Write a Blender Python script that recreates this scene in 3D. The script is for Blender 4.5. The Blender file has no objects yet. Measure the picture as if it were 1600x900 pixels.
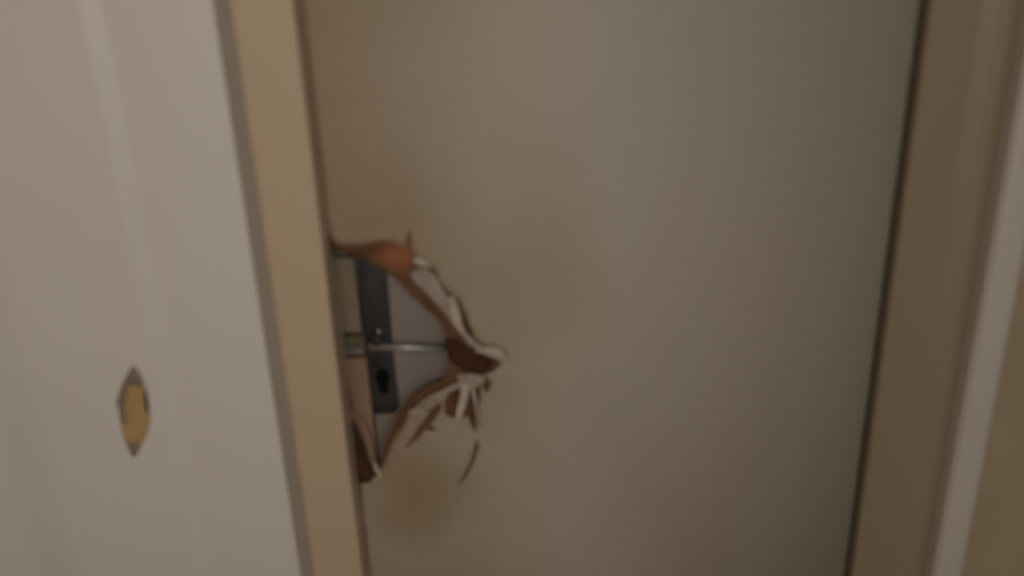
import bpy, bmesh, math, random
from mathutils import Vector, Matrix, noise
from mathutils.geometry import delaunay_2d_cdt
random.seed(7)
S = bpy.context.scene
COL = S.collection

# ---------------------------------------------------------------- camera
FPX = 1400.0
PITCH = math.atan(FPX / 3425.0)
CAM = Vector((0.0, -1.085, 1.46))
_f = Vector((0, math.cos(PITCH), -math.sin(PITCH)))
_r0 = Vector((1, 0, 0)); _u0 = _r0.cross(_f)
ROLL = math.atan(125.0 / 3425.0)
_r = (_r0 * math.cos(ROLL) - _u0 * math.sin(ROLL)).normalized()
# world down must project to the lower right of the frame
_u = _r.cross(_f).normalized()
if Vector((0, 0, -1)).dot(_r) < 0:
    _r = (_r0 * math.cos(ROLL) + _u0 * math.sin(ROLL)).normalized(); _u = _r.cross(_f).normalized()
cd = bpy.data.cameras.new('camera'); cam = bpy.data.objects.new('camera', cd); COL.objects.link(cam)
cam.matrix_world = Matrix(((_r.x, _u.x, -_f.x, CAM.x), (_r.y, _u.y, -_f.y, CAM.y), (_r.z, _u.z, -_f.z, CAM.z), (0, 0, 0, 1)))
cd.sensor_width = 36.0; cd.lens = 36.0 * FPX / 1600.0
cd.clip_start = 0.02
cd.dof.use_dof = True; cd.dof.focus_distance = 2.6; cd.dof.aperture_fstop = 1.9
S.camera = cam

def P(px, py, y):
    """point on the vertical plane Y = y that stands under this spot of the view"""
    d = _f * FPX + _r * (px - 800.0) + _u * (450.0 - py)
    t = (y - CAM.y) / d.y
    return CAM + d * t

# ---------------------------------------------------------------- world, lights, exposure
W = bpy.data.worlds.new('room_light'); S.world = W; W.use_nodes = True
W.node_tree.nodes['Background'].inputs[0].default_value = (1.0, 0.90, 0.78, 1)
W.node_tree.nodes['Background'].inputs[1].default_value = 0.13

def area(name, loc, target, sx, sy, power, col):
    l = bpy.data.lights.new(name, 'AREA'); l.shape = 'RECTANGLE'; l.size = sx; l.size_y = sy
    l.energy = power; l.color = col
    o = bpy.data.objects.new(name, l); COL.objects.link(o); o.location = loc
    o.rotation_euler = (Vector(target) - Vector(loc)).to_track_quat('-Z', 'Y').to_euler()
    return o
area('room_lamp', (-0.28, -2.0, 1.60), (-0.30, 0, 0.85), 0.55, 0.55, 10.5, (1.0, 0.91, 0.80))  # room lamp out of view, lowered to brighten the lower part of the doors
area('window_daylight', (0.75, -2.1, 1.3), (0.2, 0, 0.95), 0.35, 1.2, 5.0, (0.86, 0.93, 1.0))

S.view_settings.view_transform = 'Standard'; S.view_settings.look = 'None'
S.view_settings.gamma = 1.0; S.view_settings.use_curve_mapping = False
S.view_settings.exposure = 0.0

# ---------------------------------------------------------------- materials
def lin(c):
    return tuple(((v / 255.0) / 12.92 if v / 255.0 <= 0.04045 else ((v / 255.0 + 0.055) / 1.055) ** 2.4) for v in c) + (1,)
def mat(name, ca, cb, rough=0.5, scale=4.0, bump=0.0, bscale=60.0, metal=0.0, stretch=(1, 1, 1), spec=0.5, detail=3.0):
    m = bpy.data.materials.new(name); m.use_nodes = True
    nt = m.node_tree; b = nt.nodes['Principled BSDF']
    tc = nt.nodes.new('ShaderNodeTexCoord'); mp = nt.nodes.new('ShaderNodeMapping'); mp.inputs['Scale'].default_value = stretch
    nt.links.new(tc.outputs['Object'], mp.inputs['Vector'])
    n = nt.nodes.new('ShaderNodeTexNoise'); n.inputs['Scale'].default_value = scale; n.inputs['Detail'].default_value = detail
    nt.links.new(mp.outputs[0], n.inputs['Vector'])
    r = nt.nodes.new('ShaderNodeValToRGB'); r.color_ramp.elements[0].position = 0.35; r.color_ramp.elements[1].position = 0.65
    r.color_ramp.elements[0].color = lin(ca); r.color_ramp.elements[1].color = lin(cb)
    nt.links.new(n.outputs['Fac'], r.inputs[0]); nt.links.new(r.outputs[0], b.inputs['Base Color'])
    b.inputs['Roughness'].default_value = rough; b.inputs['Metallic'].default_value = metal
    b.inputs['Specular IOR Level'].default_value = spec
    if bump:
        n2 = nt.nodes.new('ShaderNodeTexNoise'); n2.inputs['Scale'].default_value = bscale; n2.inputs['Detail'].default_value = 4
        nt.links.new(mp.outputs[0], n2.inputs['Vector'])
        bp = nt.nodes.new('ShaderNodeBump'); bp.inputs['Strength'].default_value = bump; bp.inputs['Distance'].default_value = 0.002
        nt.links.new(n2.outputs['Fac'], bp.inputs['Height']); nt.links.new(bp.outputs[0], b.inputs['Normal'])
    return m
M = {}
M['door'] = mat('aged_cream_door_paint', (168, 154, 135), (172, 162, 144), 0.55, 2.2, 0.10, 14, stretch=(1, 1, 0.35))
M['white'] = mat('white_gloss_paint', (208, 199, 187), (212, 203, 194), 0.45, 3.0, 0.08, 18, stretch=(1, 1, 0.4))
M['beige'] = mat('beige_frame_paint', (188, 166, 138), (192, 170, 140), 0.5, 4.0, 0.10, 20, stretch=(1, 1, 0.3))
M['frame'] = mat('dull_frame_paint', (140, 119, 96), (144, 128, 104), 0.5, 3.0, 0.1, 20, stretch=(1, 1, 0.3))
M['casing'] = mat('pale_casing_paint', (190, 178, 170), (192, 180, 166), 0.45, 4.0, 0.1, 20)
M['fibre'] = mat('torn_brown_hardboard', (92, 66, 48), (112, 80, 58), 0.95, 22.0, 0.9, 160, spec=0.1)
M['fibre_dark'] = mat('splintered_dark_hardboard', (64, 42, 31), (80, 52, 38), 0.95, 30.0, 0.9, 160, spec=0.1)
M['paper'] = mat('torn_pale_veneer', (146, 129, 114), (176, 158, 144), 0.8, 26.0, 0.6, 120, spec=0.2)
M['paper_bright'] = mat('pale_torn_curl', (172, 156, 138), (192, 176, 158), 0.8, 30.0, 0.6, 120, spec=0.2)
M['inner'] = mat('door_inside_face', (130, 117, 106), (142, 130, 121), 0.85, 5.0, 0.3, 60, spec=0.2)
M['timber'] = mat('pinkish_softwood', (128, 104, 84), (146, 118, 96), 0.8, 10.0, 0.4, 80, stretch=(6, 1, 0.6), spec=0.2)
M['iron'] = mat('dark_lock_iron', (44, 38, 37), (62, 54, 51), 0.6, 25.0, 0.2, 120, metal=0.25)
M['black'] = mat('keyhole_black', (18, 14, 12), (26, 20, 16), 0.9, 20.0, spec=0.1)
M['steel'] = mat('bright_steel', (168, 162, 156), (186, 180, 174), 0.35, 30.0, 0.1, 90, metal=0.6)
M['olive'] = mat('tarnished_latch_metal', (84, 77, 58), (98, 90, 68), 0.6, 20.0, 0.2, 90, metal=0.2)
M['olive2'] = mat('dull_olive_block', (122, 110, 90), (132, 116, 98), 0.85, 12.0, 0.3, 70, stretch=(5, 1, .6), spec=0.2)
M['bare'] = mat('bare_yellow_core', (170, 140, 94), (182, 150, 104), 0.9, 24.0, 0.5, 90, spec=0.1)
M['chipedge'] = mat('chipped_filler_rim', (136, 120, 104), (148, 132, 112), 0.85, 40.0, 0.4, 90, spec=0.1)
M['wall'] = mat('cream_wall_paint', (158, 138, 110), (166, 146, 118), 0.8, 5.0, 0.3, 90)
M['floor'] = mat('brown_floor_boards', (110, 84, 62), (136, 104, 76), 0.5, 8.0, 0.2, 60, stretch=(8, 1, 1))
M['brass'] = mat('worn_brass', (190, 160, 110), (210, 180, 130), 0.35, 20.0, metal=0.8)

def grime_shade_patch(m, centre, radius, stretch, col, amount, nscale=5.0):
    """a worn or shade-coloured patch with a shape of its own on an existing material"""
    nt = m.node_tree; b = nt.nodes['Principled BSDF']; src = b.inputs['Base Color'].links[0].from_socket
    g = nt.nodes.new('ShaderNodeNewGeometry'); tc = nt.nodes.new('ShaderNodeTexCoord')
    sub = nt.nodes.new('ShaderNodeVectorMath'); sub.operation = 'SUBTRACT'; sub.inputs[1].default_value = centre
    nt.links.new(tc.outputs['Object'], sub.inputs[0])
    n = nt.nodes.new('ShaderNodeTexNoise'); n.inputs['Scale'].default_value = nscale; n.inputs['Detail'].default_value = 2
    nt.links.new(tc.outputs['Object'], n.inputs['Vector'])
    dv = nt.nodes.new('ShaderNodeVectorMath'); dv.operation = 'MULTIPLY'; dv.inputs[1].default_value = stretch
    nt.links.new(sub.outputs[0], dv.inputs[0])
    ln = nt.nodes.new('ShaderNodeVectorMath'); ln.operation = 'LENGTH'; nt.links.new(dv.outputs[0], ln.inputs[0])
    ad = nt.nodes.new('ShaderNodeMath'); ad.operation = 'MULTIPLY_ADD'; ad.inputs[1].default_value = radius * 0.9
    nt.links.new(n.outputs['Fac'], ad.inputs[0]); nt.links.new(ln.outputs['Value'], ad.inputs[2])
    mr = nt.nodes.new('ShaderNodeMapRange'); mr.interpolation_type = 'SMOOTHSTEP'
    mr.inputs['From Min'].default_value = radius * 0.5; mr.inputs['From Max'].default_value = radius * 1.5
    mr.inputs['To Min'].default_value = amount; mr.inputs['To Max'].default_value = 0
    nt.links.new(ad.outputs[0], mr.inputs['Value'])
    mx = nt.nodes.new('ShaderNodeMix'); mx.data_type = 'RGBA'; mx.inputs[7].default_value = lin(col)
    nt.links.new(mr.outputs[0], mx.inputs[0]); nt.links.new(src, mx.inputs[6]); nt.links.new(mx.outputs[2], b.inputs['Base Color'])
# ---------------------------------------------------------------- helpers
def link(name, me, m, parent=None):
    o = bpy.data.objects.new(name, me); COL.objects.link(o)
    if m: me.materials.append(m)
    if parent: o.parent = parent; o.matrix_parent_inverse = Matrix.Translation(-parent.location)
    return o
def tag(o, label=None, cat=None, group=None, kind=None):
    if label: o['label'] = label
    if cat: o['category'] = cat
    if group: o['group'] = group
    if kind: o['kind'] = kind
    return o
def empty(name, loc):
    o = bpy.data.objects.new(name, None); COL.objects.link(o); o.location = loc; o.empty_display_size = 0.05
    return o
def mesh_from(bm, name):
    me = bpy.data.meshes.new(name); bmesh.ops.recalc_face_normals(bm, faces=bm.faces); bm.to_mesh(me); bm.free(); return me
def box(bm, x0, x1, y0, y1, z0, z1, bev=0.0):
    t = bmesh.new()
    bmesh.ops.create_cube(t, size=1.0)
    for v in t.verts:
        v.co = Vector(((x0 + x1) / 2 + v.co.x * (x1 - x0), (y0 + y1) / 2 + v.co.y * (y1 - y0), (z0 + z1) / 2 + v.co.z * (z1 - z0)))
    if bev: bmesh.ops.bevel(t, geom=t.edges[:], offset=bev, segments=3, affect='EDGES', profile=0.5)
    me = bpy.data.meshes.new('t'); t.to_mesh(me); t.free(); bm.from_mesh(me); bpy.data.meshes.remove(me)
def boxobj(name, m, parent, *a, bev=0.0):
    bm = bmesh.new(); box(bm, *a, bev=bev); return link(name, mesh_from(bm, name), m, parent)
def profile(name, pts, z0, z1, m, parent=None, smooth=True):
    """vertical moulding: a closed XY outline drawn up from z0 to z1"""
    bm = bmesh.new()
    a = [bm.verts.new((x, y, z0)) for x, y in pts]; b = [bm.verts.new((x, y, z1)) for x, y in pts]
    n = len(pts)
    for i in range(n):
        f = bm.faces.new((a[i], a[(i + 1) % n], b[(i + 1) % n], b[i]))
    bm.faces.new(a); bm.faces.new(b)
    o = link(name, mesh_from(bm, name), m, parent)
    return o
def inside(p, poly):
    c = False; n = len(poly); j = n - 1
    for i in range(n):
        a, b = poly[i], poly[j]
        if (a[1] > p[1]) != (b[1] > p[1]) and p[0] < (b[0] - a[0]) * (p[1] - a[1]) / (b[1] - a[1]) + a[0]: c = not c
        j = i
    return c
def dist(p, poly):
    best = 9
    n = len(poly)
    for i in range(n):
        a = Vector(poly[i]); b = Vector(poly[(i + 1) % n]); q = Vector(p); ab = b - a
        t = max(0, min(1, (q - a).dot(ab) / max(ab.length_squared, 1e-12)))
        best = min(best, (q - (a + ab * t)).length)
    return best
def rough_line(pts, step=0.006, amp=0.0014, seed=0):
    """adds torn irregularity to a closed outline"""
    out = []; n = len(pts)
    for i in range(n):
        a = Vector(pts[i]); b = Vector(pts[(i + 1) % n]); L = (b - a).length; k = max(1, int(L / step))
        nrm = Vector((-(b - a).y, (b - a).x)) / max(L, 1e-9)
        for j in range(k):
            q = a + (b - a) * (j / k)
            w = noise.noise(Vector((q.x * 170 + seed, q.y * 170, seed * 3.1))) * 2 * amp if j else 0
            q = q + nrm * w
            out.append((q.x, q.y))
    return out
def sheet(name, outer, holes, yfun, thick, m, parent, rim=None, fine=None, fstep=0.012, cuts=()):
    """a board in the XZ plane with torn openings, given real thickness and a bent surface"""
    pts = []; edges = []
    def loop(poly):
        s = len(pts)
        for q in poly: pts.append(Vector(q))
        for i in range(len(poly)): edges.append((s + i, s + (i + 1) % len(poly)))
    loop(outer)
    for h in holes: loop(h)
    if fine:
        x0, x1, z0, z1 = fine; x = x0
        while x < x1:
            z = z0
            while z < z1:
                q = (x + random.uniform(-.25, .25) * fstep, z + random.uniform(-.25, .25) * fstep)
                if inside(q, outer) and not any(inside(q, h) for h in holes) and dist(q, outer) > fstep * .4 and all(dist(q, h) > fstep * .3 for h in holes): pts.append(Vector(q))
                z += fstep
            x += fstep
    vs, es, fs, _, _, _ = delaunay_2d_cdt(pts, edges, [], 0, 1e-7)
    bm = bmesh.new()
    bv = [bm.verts.new((v.x, yfun(v.x, v.y), v.y)) for v in vs]
    for f in fs:
        c = ((vs[f[0]].x + vs[f[1]].x + vs[f[2]].x) / 3, (vs[f[0]].y + vs[f[1]].y + vs[f[2]].y) / 3)
        if inside(c, outer) and not any(inside(c, h) for h in holes):
            try: bm.faces.new([bv[i] for i in f])
            except ValueError: pass
    for v in [v for v in bm.verts if not v.link_faces]: bm.verts.remove(v)
    # thickness
    top = {v: v for v in bm.verts}; ori = list(bm.verts); of = list(bm.faces)
    be = [e for e in bm.edges if len(e.link_faces) == 1]
    bk = {v: bm.verts.new((v.co.x, v.co.y + thick, v.co.z)) for v in ori}
    for f in of: bm.faces.new([bk[v] for v in reversed(f.verts)])
    rimf = []
    for e in be:
        a, b = e.verts; rimf.append(bm.faces.new((a, b, bk[b], bk[a])))
    if rim:
        for f in rimf: f.material_index = 1
    for f in of: f.smooth = True
    o = link(name, mesh_from(bm, name), m, parent)
    if rim: o.data.materials.append(rim)
    return o
def XZ(px, py, y):
    p = P(px, py, y); return (p.x, p.z)
def ribbon(name, pts, m, parent, thick=0.0008):
    """torn strip: (px, py, y, width in metres, twist) along its middle"""
    bm = bmesh.new(); rows = []
    cs = [P(a[0], a[1], a[2]) for a in pts]
    for i, a in enumerate(pts):
        d = (cs[min(i + 1, len(cs) - 1)] - cs[max(i - 1, 0)]).normalized()
        side = d.cross(Vector((0, -1, 0))).normalized(); nrm = side.cross(d)
        s = side * math.cos(a[4]) + nrm * math.sin(a[4])
        rows.append([bm.verts.new(cs[i] + s * (a[3] / 2) * k + nrm * (0.0012 * (1 - k * k))) for k in (-1, -.4, .4, 1)])
    for i in range(len(rows) - 1):
        for k in range(3):
            f = bm.faces.new((rows[i][k], rows[i][k + 1], rows[i + 1][k + 1], rows[i + 1][k])); f.smooth = True
    o = link(name, mesh_from(bm, name), m, parent)
    so = o.modifiers.new('thickness', 'SOLIDIFY'); so.thickness = thick; so.offset = 0
    su = o.modifiers.new('smooth', 'SUBSURF'); su.levels = 1; su.render_levels = 2
    return o
def flap(name, pts, m, parent, thick=0.0012, sub=2, jag=0.0008):
    """torn patch with its own outline, each corner at its own depth: (px, py, y)"""
    c3 = [P(*p) for p in pts]; cen = sum(c3, Vector()) / len(c3)
    bm = bmesh.new(); vs = [bm.verts.new(c) for c in c3]
    pairs2 = [Vector((c.x, c.z)) for c in c3]
    n = len(pts)
    V, E, F, _, _, _ = delaunay_2d_cdt(pairs2, [(i, (i + 1) % n) for i in range(n)], [], 1, 1e-9)
    for f in F:
        try: bm.faces.new([vs[i] for i in f])
        except (ValueError, IndexError): pass
    bmesh.ops.subdivide_edges(bm, edges=bm.edges[:], cuts=3, use_grid_fill=True)
    for v in bm.verts:
        w = noise.noise_vector(v.co * 140)
        v.co += Vector((w.x, w.y * 2.4, w.z)) * jag
    for f in bm.faces: f.smooth = True
    o = link(name, mesh_from(bm, name), m, parent)
    so = o.modifiers.new('thickness', 'SOLIDIFY'); so.thickness = thick; so.offset = 0
    return o

# ---------------------------------------------------------------- planes of the place
YF = -0.030      # face of the left frame strip
YD = 0.016       # face of the holed door
YW2 = -0.088     # face of the white door on the left
DT = 0.040       # thickness of the holed door
def X(px, py, y): return P(px, py, y).x
xL = X(521, 450, YD)           # left edge of the holed door
xR = X(1377, 450, YD)          # its right edge
xs = X(512, 450, YF)           # right edge of the left frame strip
x2 = X(401, 450, YW2)          # right edge of the white door
ZT = 2.0

# ---- floor and walls
tag(boxobj('floor', M['floor'], None, -1.6, 1.6, -2.6, 0.25, -0.05, 0.0), kind='structure')
tag(boxobj('wall_left', M['wall'], None, -1.6, xs - 0.10, 0.0, 0.12, 0.0, 2.5), kind='structure')
tag(boxobj('wall_top', M['wall'], None, xs - 0.10, xR + 0.12, 0.0, 0.12, ZT + 0.05, 2.5), kind='structure')

# ---- left frame strip and right frame with its mouldings
def frame_strip():
    b = 0.004
    pts = [(xs - 0.10, YF), (xs - b, YF), (xs - b * .3, YF + b * .3), (xs, YF + b), (xs, 0.075), (xs - 0.10, 0.075)]
    return profile('trim_1', pts, 0, ZT + 0.05, M['beige'])
tag(frame_strip(), kind='structure')
head = boxobj('trim_2', M['beige'], None, xs, xR + 0.012, YF, 0.075, ZT + 0.004, ZT + 0.05, bev=0.002)
tag(head, kind='structure')

xg = X(1388, 450, YD)          # far side of the dark gap
YR = YD - 0.010
xb = X(1478, 450, YR)
xc = X(1538, 450, -0.03)
xe = X(1592, 450, -0.03)
def arc(cx, cy, r, a0, a1, n=8): return [(cx + r * math.cos(math.radians(a0 + (a1 - a0) * i / n)), cy + r * math.sin(math.radians(a0 + (a1 - a0) * i / n))) for i in range(n + 1)]
pts = [(xg, 0.075), (xg, YR + 0.004), (xg + 0.002, YR)]
pts += [(xb - 0.012, YR + 0.001), (xb - 0.004, YR - 0.003), (xb + 0.006, YR - 0.007), (xb + 0.020, YR - 0.0085), (xb + 0.030, YR - 0.006), (xb + 0.036, YR - 0.004), (xc + 0.004, YR - 0.006), (xc + 0.004, 0.075)]
tag(profile('trim_3', pts, 0, ZT + 0.05, M['frame']), kind='structure')
pts = [(xc + 0.004, 0.075), (xc + 0.002, -0.024), (xc + 0.006, -0.030), (xc + 0.014, -0.034), (xe - 0.010, -0.034), (xe - 0.003, -0.031), (xe + 0.002, -0.024), (xe + 0.002, 0.075)]
tag(profile('trim_4', pts, 0, ZT + 0.05, M['casing']), kind='structure')
tag(boxobj('wall_right', M['wall'], None, xe + 0.002, 1.6, -0.008, 0.12, 0.0, 2.5), kind='structure')
tag(boxobj('baseboard_right', M['casing'], None, xe + 0.004, 1.6, -0.024, -0.008, 0.0, 0.11, bev=0.003), kind='structure')

# ---------------------------------------------------------------- white panelled door on the left
d2 = empty('door_2', (x2 - 0.36, (YW2 + YF) / 2, 0)); tag(d2, 'white painted door on the left with a diamond shaped chip in it', 'door', kind='structure')
xr2 = X(233, 450, YW2)      # middle of the soft step that runs down the leaf
xq2 = X(10, 450, YW2)       # edge of the second, rounded fold
xw = xq2 - 0.40             # far edge of the leaf
def sm(t):
    t = max(0.0, min(1.0, t)); return t * t * (3 - 2 * t)
def leaf_y(x):
    y = YW2 - 0.0060 * sm((xr2 + 0.012 - x) / 0.024)                 # left of the step the leaf stands 6 mm prouder
    y += 0.010 * sm((xq2 + 0.012 - x) / 0.085) * (1 - sm((xw + 0.09 - x) / 0.03))
    if x > x2 - 0.004: y += 0.004 * (1 - math.sqrt(max(0, 1 - ((x - x2 + 0.004) / 0.004) ** 2)))
    return y
dia_px = [(209, 570), (221, 585), (230, 612), (236, 655), (229, 682), (213, 712), (207, 716), (200, 702), (190, 676), (186, 648), (181, 627), (190, 602), (203, 577)]
YC = YW2 - 0.0060
dia = rough_line([XZ(a, b, YC) for a, b in dia_px], 0.004, 0.0006, 3)
# face skin of the white door as columns, so that the chip is a true opening
xsn = [xw, x2]; xsn_all = []
x_ = xw
while x_ < x2 - 0.005:
    xsn_all.append(x_)
    x_ += 0.0022 if (abs(x_ - xr2) < 0.016 or xq2 - 0.08 < x_ < xq2 + 0.02) else 0.009
xsn_all += [x2 - 0.004, x2 - 0.003, x2 - 0.002, x2 - 0.001, x2 - 0.0004]
bm = bmesh.new()
def grid_face():
    outer = [(xsn[0], 0.01), (xsn[-1], 0.01), (xsn[-1], ZT), (xsn[0], ZT)]
    pts = []; edges = []
    for x in xsn_all + [xsn[-1]]:
        s = len(pts); pts.extend([Vector((x, 0.01)), Vector((x, ZT))]); edges.append((s, s + 1))
    n = len(xsn_all) + 1
    for i in range(n - 1): edges += [(2 * i, 2 * i + 2), (2 * i + 1, 2 * i + 3)]
    s = len(pts)
    for q in dia: pts.append(Vector(q))
    for i in range(len(dia)): edges.append((s + i, s + (i + 1) % len(dia)))
    vs, es, fs, _, _, _ = delaunay_2d_cdt(pts, edges, [], 0, 1e-7)
    bv = [bm.verts.new((v.x, leaf_y(v.x), v.y)) for v in vs]
    for f in fs:
        c = (sum(vs[i].x for i in f) / 3, sum(vs[i].y for i in f) / 3)
        if not inside(c, dia): bm.faces.new([bv[i] for i in f])
    be = [e for e in bm.edges if len(e.link_faces) == 1]
    r = bmesh.ops.extrude_edge_only(bm, edges=be)
    for v in [g for g in r['geom'] if isinstance(g, bmesh.types.BMVert)]:
        mid = inside((v.co.x, v.co.z), [(dia_c[0] + (q[0] - dia_c[0]) * 1.1, dia_c[1] + (q[1] - dia_c[1]) * 1.1) for q in dia])
        if mid: v.co.y += 0.006
        else: v.co.y = YF - 0.001
dia_c = (sum(q[0] for q in dia) / len(dia), sum(q[1] for q in dia) / len(dia))
grid_face()
leaf = link('door_leaf', mesh_from(bm, 'door_leaf'), M['white'], d2)
sc = lambda k: [(dia_c[0] + (q[0] - dia_c[0]) * k, dia_c[1] + (q[1] - dia_c[1]) * k) for q in dia]
chip = sheet('chip', sc(1.06), [], lambda x, z: YC + 0.0035 + 0.0025 * min(1, dist((x, z), sc(1.06)) / .008) + 0.0006 * noise.noise(Vector((x * 200, z * 160, 0))), 0.003, M['bare'], d2,
             fine=(dia_c[0] - .04, dia_c[0] + .04, dia_c[1] - .08, dia_c[1] + .08), fstep=0.004)
tag(chip, 'bare yellow brown core showing in the diamond shaped chip')
crumb_px = [(233, 612), (231, 640), (229, 648), (226, 636), (224, 618), (228, 607)]
cr = sheet('loose_flake', rough_line([XZ(a, b, YC) for a, b in crumb_px], .003, .0005, 8), [], lambda x, z: YC + 0.0015, 0.002, M['fibre_dark'], d2)
cr = sheet('loose_flake', rough_line([XZ(a, b, YC) for a, b in [(209, 570), (222, 586), (229, 606), (212, 603), (196, 606), (192, 640), (196, 668), (186, 648), (182, 627), (190, 602), (203, 577)]], .003, .0005, 5), [], lambda x, z: YC + 0.0022, 0.002, M['chipedge'], d2)
cr = sheet('loose_flake', rough_line([XZ(a, b, YC) for a, b in [(200, 694), (208, 700), (216, 694), (218, 700), (212, 713), (206, 716), (200, 704)]], .003, .0004, 6), [], lambda x, z: YC + 0.0020, 0.002, M['chipedge'], d2)

# ---------------------------------------------------------------- the holed door
d1 = empty('door_1', ((xL + xR) / 2, YD, 0)); tag(d1, 'cream hollow door with a ragged hole punched through beside the lock', 'door', kind='structure')
# brownish hand dirt and painted-in recess shade on the lock side of the paint, an orange patch of clean fibre at the top of the tear
# (object coordinates of these meshes are the world's, their origins stay at the world origin)
def LX(p): return tuple(p)
grime_shade_patch(M['door'], LX(P(560, 480, YD)), 0.26, (1, 0, 0.33), (150, 122, 94), 0.85, 3.0)  # hand dirt plus shade of the recessed left side, put into the colour
grime_shade_patch(M['door'], LX(P(850, 420, YD)), 0.11, (1, 0, 0.7), (158, 134, 110), 0.35, 5.0)
grime_shade_patch(M['door'], LX(P(640, 760, YD)), 0.10, (1, 0, 0.8), (140, 116, 88), 0.7, 6.0)  # shading of the dent below the hole, painted into the colour
grime_shade_patch(M['fibre'], LX(P(625, 400, YD)), 0.040, (1, 0, 1.2), (164, 106, 76), 0.9, 40.0)
# torn outline of the painted face, walking from the top of the hole round to its foot (door's left edge in between)
paint_px = [(507, 350), (512, 362), (519, 378), (534, 384), (556, 385), (578, 381), (598, 377), (614, 379), (626, 387), (634, 389), (636, 368), (640, 362), (642, 390), (650, 404), (664, 418), (676, 420), (686, 440), (694, 452),
            (704, 460), (716, 468), (722, 478), (728, 492), (737, 516), (742, 528), (756, 540), (776, 545), (788, 552), (784, 568), (772, 582), (757, 586),
            (768, 600), (760, 618), (752, 600), (748, 640), (744, 680), (738, 672), (730, 652), (722, 658), (712, 656), (704, 656), (694, 650), (696, 628), (704, 612),
            (684, 622), (668, 632), (652, 640), (640, 650), (630, 668), (616, 690), (604, 716), (596, 738), (588, 748), (578, 748), (566, 752), (556, 768)]
hole_px = [(511, 398), (534, 396), (556, 404), (584, 420), (612, 436), (628, 452), (650, 474), (672, 494), (690, 512), (697, 530), (700, 552), (700, 576), (694, 596), (672, 606), (650, 618), (634, 634), (622, 652), (612, 676), (598, 706), (588, 738),
           (578, 738), (570, 716), (560, 690), (548, 664), (538, 648)]
zt = P(507, 350, YD).z; zb = P(556, 768, YD).z
edge_notch = rough_line([XZ(a, b, YD) for a, b in paint_px], 0.004, 0.0007, 1)[:]
outer_paint = [(xL, 0.01), (xR, 0.01), (xR, ZT), (xL, ZT), (xL, zt + .002)] + edge_notch[:-3] + [(xL, zb - .002)]
notch_poly = [q for q in edge_notch]
slits = [[(684, 632), (691, 640), (676, 662), (662, 676), (650, 690), (632, 703), (629, 699), (646, 682), (656, 666), (668, 650)],
         [(745, 688), (748, 700), (740, 724), (727, 746), (716, 760), (724, 744), (737, 718)],
         [(655, 668), (668, 666), (680, 672), (678, 676), (664, 674)]]
slit_polys = [rough_line([XZ(a, b, YD) for a, b in s], .005, .0005, 9 + i) for i, s in enumerate(slits)]
hole_xz = [XZ(a, b, YD) for a, b in hole_px]
def bend(x, z):
    d = dist((x, z), notch_poly)
    if inside((x, z), notch_poly): d = 0
    w = math.exp(-(d / 0.035) ** 2)
    low = max(0, min(1, (P(700, 600, YD).z - z) / 0.06))       # pushed in more below the tear
    ridge = noise.noise(Vector((x * 22, z * 16, 2.0)))
    return YD + w * (0.0014 + 0.0040 * low) + w * ridge * 0.0022
tornz = (xL, xL + 0.30, zb - 0.08, zt + 0.06)
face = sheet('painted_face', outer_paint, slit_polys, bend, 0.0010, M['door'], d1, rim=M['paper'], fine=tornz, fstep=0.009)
# brown hardboard behind the paint, its own smaller tear, bending inward
hole_r = rough_line(hole_xz, 0.004, 0.0011, 4)
zt2 = P(511, 398, YD).z; zb2 = P(538, 648, YD).z
outer_hb = [(xL, 0.01), (xR, 0.01), (xR, ZT), (xL, ZT), (xL, zt2)] + hole_r[:-2] + [(xL + .004, zb2)]
outer_hb.append((xL, zb2 - 0.004))
def bend_hb(x, z):
    b = bend(x, z) + 0.0011
    if inside((x, z), notch_poly):
        d = dist((x, z), hole_r); e = dist((x, z), notch_poly)
        b += 0.009 * min(1, e / 0.022) + 0.0016 * noise.noise(Vector((x * 90, z * 90, 5)))
    return b
hb = sheet('hardboard_layer', outer_hb, [], bend_hb, 0.0026, M['fibre'], d1, rim=M['fibre_dark'], fine=tornz, fstep=0.006)
tag(hb, 'brown hardboard showing round the hole')
# far skin, rails and stiles
yb = YD + DT
boxobj('back_face', M['inner'], d1, xL, xR, yb - 0.004, yb, 0.01, ZT)
boxobj('stile', M['timber'], d1, xR - 0.035, xR, YD + 0.0055, yb - 0.004, 0.01, ZT)
zlo = P(545, 560, YD + .02).z
boxobj('stile', M['timber'], d1, xL, xL + 0.030, YD + 0.018, yb - 0.004, 0.01, zlo, bev=0.001)
boxobj('stile', M['timber'], d1, xL, xL + 0.030, YD + 0.0085, yb - 0.004, zt2 + 0.03, ZT, bev=0.001)
boxobj('rail', M['timber'], d1, xL + .03, xR - .035, YD + 0.0085, yb - 0.004, ZT - 0.04, ZT)
boxobj('rail', M['timber'], d1, xL + .03, xR - .035, YD + 0.0085, yb - 0.004, 0.01, 0.05)

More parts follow.
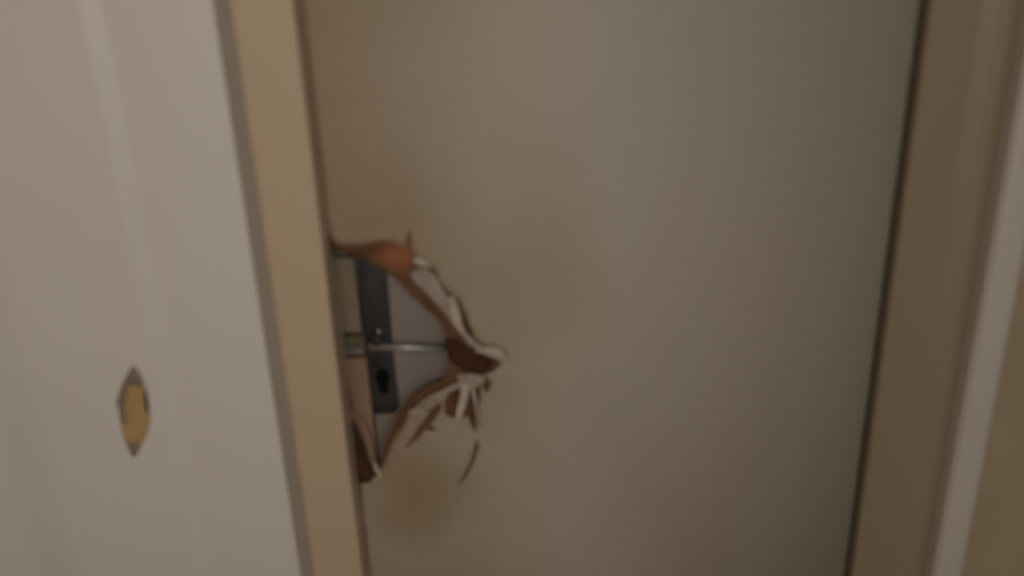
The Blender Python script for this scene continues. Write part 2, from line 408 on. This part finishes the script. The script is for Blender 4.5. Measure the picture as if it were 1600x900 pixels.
# lock plate with its keyhole, on the inside of the far skin
YP = yb - 0.0105
def pl(l): return [XZ(a, b, YP) for a, b in l]
plate_out = pl([(558, 398), (601, 400), (607, 470), (613, 540), (618, 590), (623, 630), (622, 640), (616, 646), (588, 648), (579, 645), (576, 636), (573, 590), (568, 530), (563, 470)])
key = pl([(590, 580), (596, 575), (604, 577), (609, 585), (608, 594), (606, 600), (607, 612), (603, 616), (594, 615), (591, 603), (587, 594), (587, 586)])
lockset = empty('door_lock', (sum(q[0] for q in plate_out) / len(plate_out), YP, sum(q[1] for q in plate_out) / len(plate_out)))
tag(lockset, 'dark iron mortise lock with keyhole and loose steel spindle, seen inside the ragged hole', 'door lock')
lock = sheet('lock_plate', plate_out, [key], lambda x, z: YP, 0.0035, M['iron'], lockset)
bv = lock.modifiers.new('edge', 'BEVEL'); bv.width = 0.0006; bv.segments = 2; bv.limit_method = 'ANGLE'
kk = pl([(586, 572), (609, 572), (611, 620), (588, 620)])
sheet('keyhole', kk, [], lambda x, z: YP + 0.0022, 0.002, M['black'], lock)
blk = boxobj('added_block', M['olive2'], d1, xL + .0005, plate_out[0][0] - 0.0035, YD + 0.020, yb - 0.004, P(520, 520, YD + .02).z, P(520, 404, YD + .02).z, bev=0.001)  # added block, makes the cavity darker left of the lock plate
# square spindle, hub it turns in, and the latch bar running to the door edge
def rod(name, a, b, r, m, parent, n=12, sq=False, r2=None):
    d = (b - a); L = d.length; q = d.to_track_quat('Z', 'Y'); bm = bmesh.new()
    bmesh.ops.create_cone(bm, cap_ends=True, segments=4 if sq else n, radius1=r, radius2=r2 or r, depth=L)
    bmesh.ops.bevel(bm, geom=bm.edges[:], offset=r * 0.18, segments=2, affect='EDGES')
    R = q.to_matrix().to_4x4() @ (Matrix.Rotation(math.pi / 4, 4, 'Z') if sq else Matrix())
    for v in bm.verts: v.co = (R @ v.co) + (a + b) / 2
    for f in bm.faces: f.smooth = not sq
    return link(name, mesh_from(bm, name), m, parent)
sp = rod('spindle', P(576, 541, YP - 0.007), P(694, 545, YP - 0.011), 0.0058, M['steel'], lockset, sq=False)
tag(sp, 'bright square steel spindle')
rod('spindle_hub', P(590, 528, YP + 0.001), P(588, 529, YP - 0.011), 0.011, M['iron'], lockset, n=20)
rod('hub_pin', P(592, 521, YP - 0.009), P(592, 515, YP - 0.013), 0.0032, M['steel'], lockset)
a = P(518, 536, YP - .008); b = P(572, 536, YP - .004)
boxobj('latch_bar', M['olive'], lockset, xL + .0005, b.x, YP - 0.012, YP - 0.001, a.z - 0.0105, a.z + 0.0105, bev=0.0015)

# torn pieces round the hole
E = YD
def tp(name, *a, **k): return flap(name, *a, **k)
t1 = tp('torn_flap', [(640, 428, E + .004), (652, 418, E + .001), (668, 420, E - .001), (680, 432, E - .001), (692, 452, E), (704, 470, E + .001), (716, 496, E), (728, 520, E), (744, 534, E + .001), (760, 545, E), (752, 550, E + .003),
                 (734, 540, E + .006), (718, 520, E + .007), (704, 500, E + .007), (684, 478, E + .007), (664, 458, E + .007), (648, 442, E + .006)], M['paper'], d1)
ribbon('torn_strip', [(668, 452, E + .002, .004, .5), (682, 466, E, .007, .6), (698, 486, E, .008, -.5), (714, 508, E - .001, .008, .6), (732, 530, E - .002, .007, .1), (748, 544, E, .004, 0)], M['paper'], d1)
ribbon('torn_strip', [(704, 462, E - .001, .003, 0), (708, 474, E - .003, .012, .3), (711, 490, E - .004, .014, .1), (716, 506, E - .003, .011, -.3), (724, 520, E - .001, .004, 0)], M['paper_bright'], d1)
tp('torn_edge', [(722, 474, E + .003), (727, 472, E + .002), (733, 490, E + .002), (740, 512, E + .002), (736, 518, E + .003), (728, 500, E + .003)], M['fibre_dark'], d1)
ribbon('torn_chip', [(646, 405, E - .001, .004, 0), (654, 408, E - .003, .011, .3), (664, 413, E - .003, .009, -.2), (671, 417, E - .001, .003, 0)], M['paper_bright'], d1)
ribbon('torn_curl', [(742, 548, E - .001, .004, 0), (757, 547, E - .005, .011, .4), (771, 549, E - .007, .016, .4), (783, 555, E - .006, .016, .1), (788, 567, E - .002, .008, 0)], M['paper_bright'], d1)
tp('splintered_patch', [(696, 528, E + .006), (712, 532, E + .005), (730, 546, E + .004), (752, 556, E + .003), (770, 564, E + .002), (766, 576, E + .002), (748, 586, E + .003), (730, 580, E + .005), (714, 572, E + .007), (700, 560, E + .009)], M['fibre_dark'], d1)
ribbon('torn_strip', [(752, 590, E, .003, 0), (732, 594, E - .003, .010, .4), (716, 602, E - .003, .009, .2), (692, 613, E - .002, .007, -.2), (668, 624, E - .001, .006, .1), (648, 638, E, .004, 0)], M['paper'], d1)
ribbon('torn_strip', [(724, 596, E - .001, .012, .2), (728, 612, E - .004, .011, .1), (722, 632, E - .007, .011, -.1), (717, 648, E - .008, .010, 0), (716, 660, E - .008, .006, 0)], M['paper_bright'], d1)
ribbon('torn_strip', [(732, 592, E - .001, .009, 0), (740, 612, E - .004, .007, .2), (745, 636, E - .005, .004, .3), (746, 655, E - .004, .003, .2), (744, 672, E - .001, .002, 0)], M['paper'], d1)
tp('torn_flap', [(714, 584, E + .001), (738, 584, E - .001), (760, 588, E), (756, 600, E - .001), (744, 606, E - .002), (728, 604, E - .001), (716, 598, E)], M['paper'], d1)
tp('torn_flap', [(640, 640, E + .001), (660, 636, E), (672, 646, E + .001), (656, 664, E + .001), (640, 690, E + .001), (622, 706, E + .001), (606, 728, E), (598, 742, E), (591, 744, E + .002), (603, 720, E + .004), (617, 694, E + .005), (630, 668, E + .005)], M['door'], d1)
ribbon('torn_chip', [(584, 722, E, .003, 0), (588, 732, E - .003, .008, .3), (594, 742, E - .003, .007, 0), (597, 749, E - .001, .003, 0)], M['paper_bright'], d1)
tp('splintered_patch', [(532, 640, E + .004), (546, 650, E + .004), (558, 672, E + .005), (568, 698, E + .005), (574, 726, E + .004), (586, 742, E + .003), (580, 752, E + .001), (562, 756, E + .001), (550, 738, E + .002), (542, 700, E + .004), (534, 670, E + .005)], M['fibre_dark'], d1, jag=.0012)
ribbon('torn_strip', [(562, 650, E + .010, .004, 0), (572, 672, E + .008, .008, .2), (578, 698, E + .006, .007, -.1), (582, 722, E + .003, .004, 0)], M['timber'], d1)
tp('torn_edge', [(508, 358, E - .0005), (514, 366, E - .0005), (520, 380, E - .001), (523, 396, E), (516, 402, E + .002), (509, 394, E + .003)], M['fibre_dark'], d1)
ribbon('torn_chip', [(506, 350, E - .001, .003, 0), (512, 353, E - .003, .006, .3), (520, 356, E - .002, .003, 0)], M['paper'], d1)
rod('screw', P(553, 706, E + .004), P(553, 708, E - .002), 0.0028, M['brass'], d1)
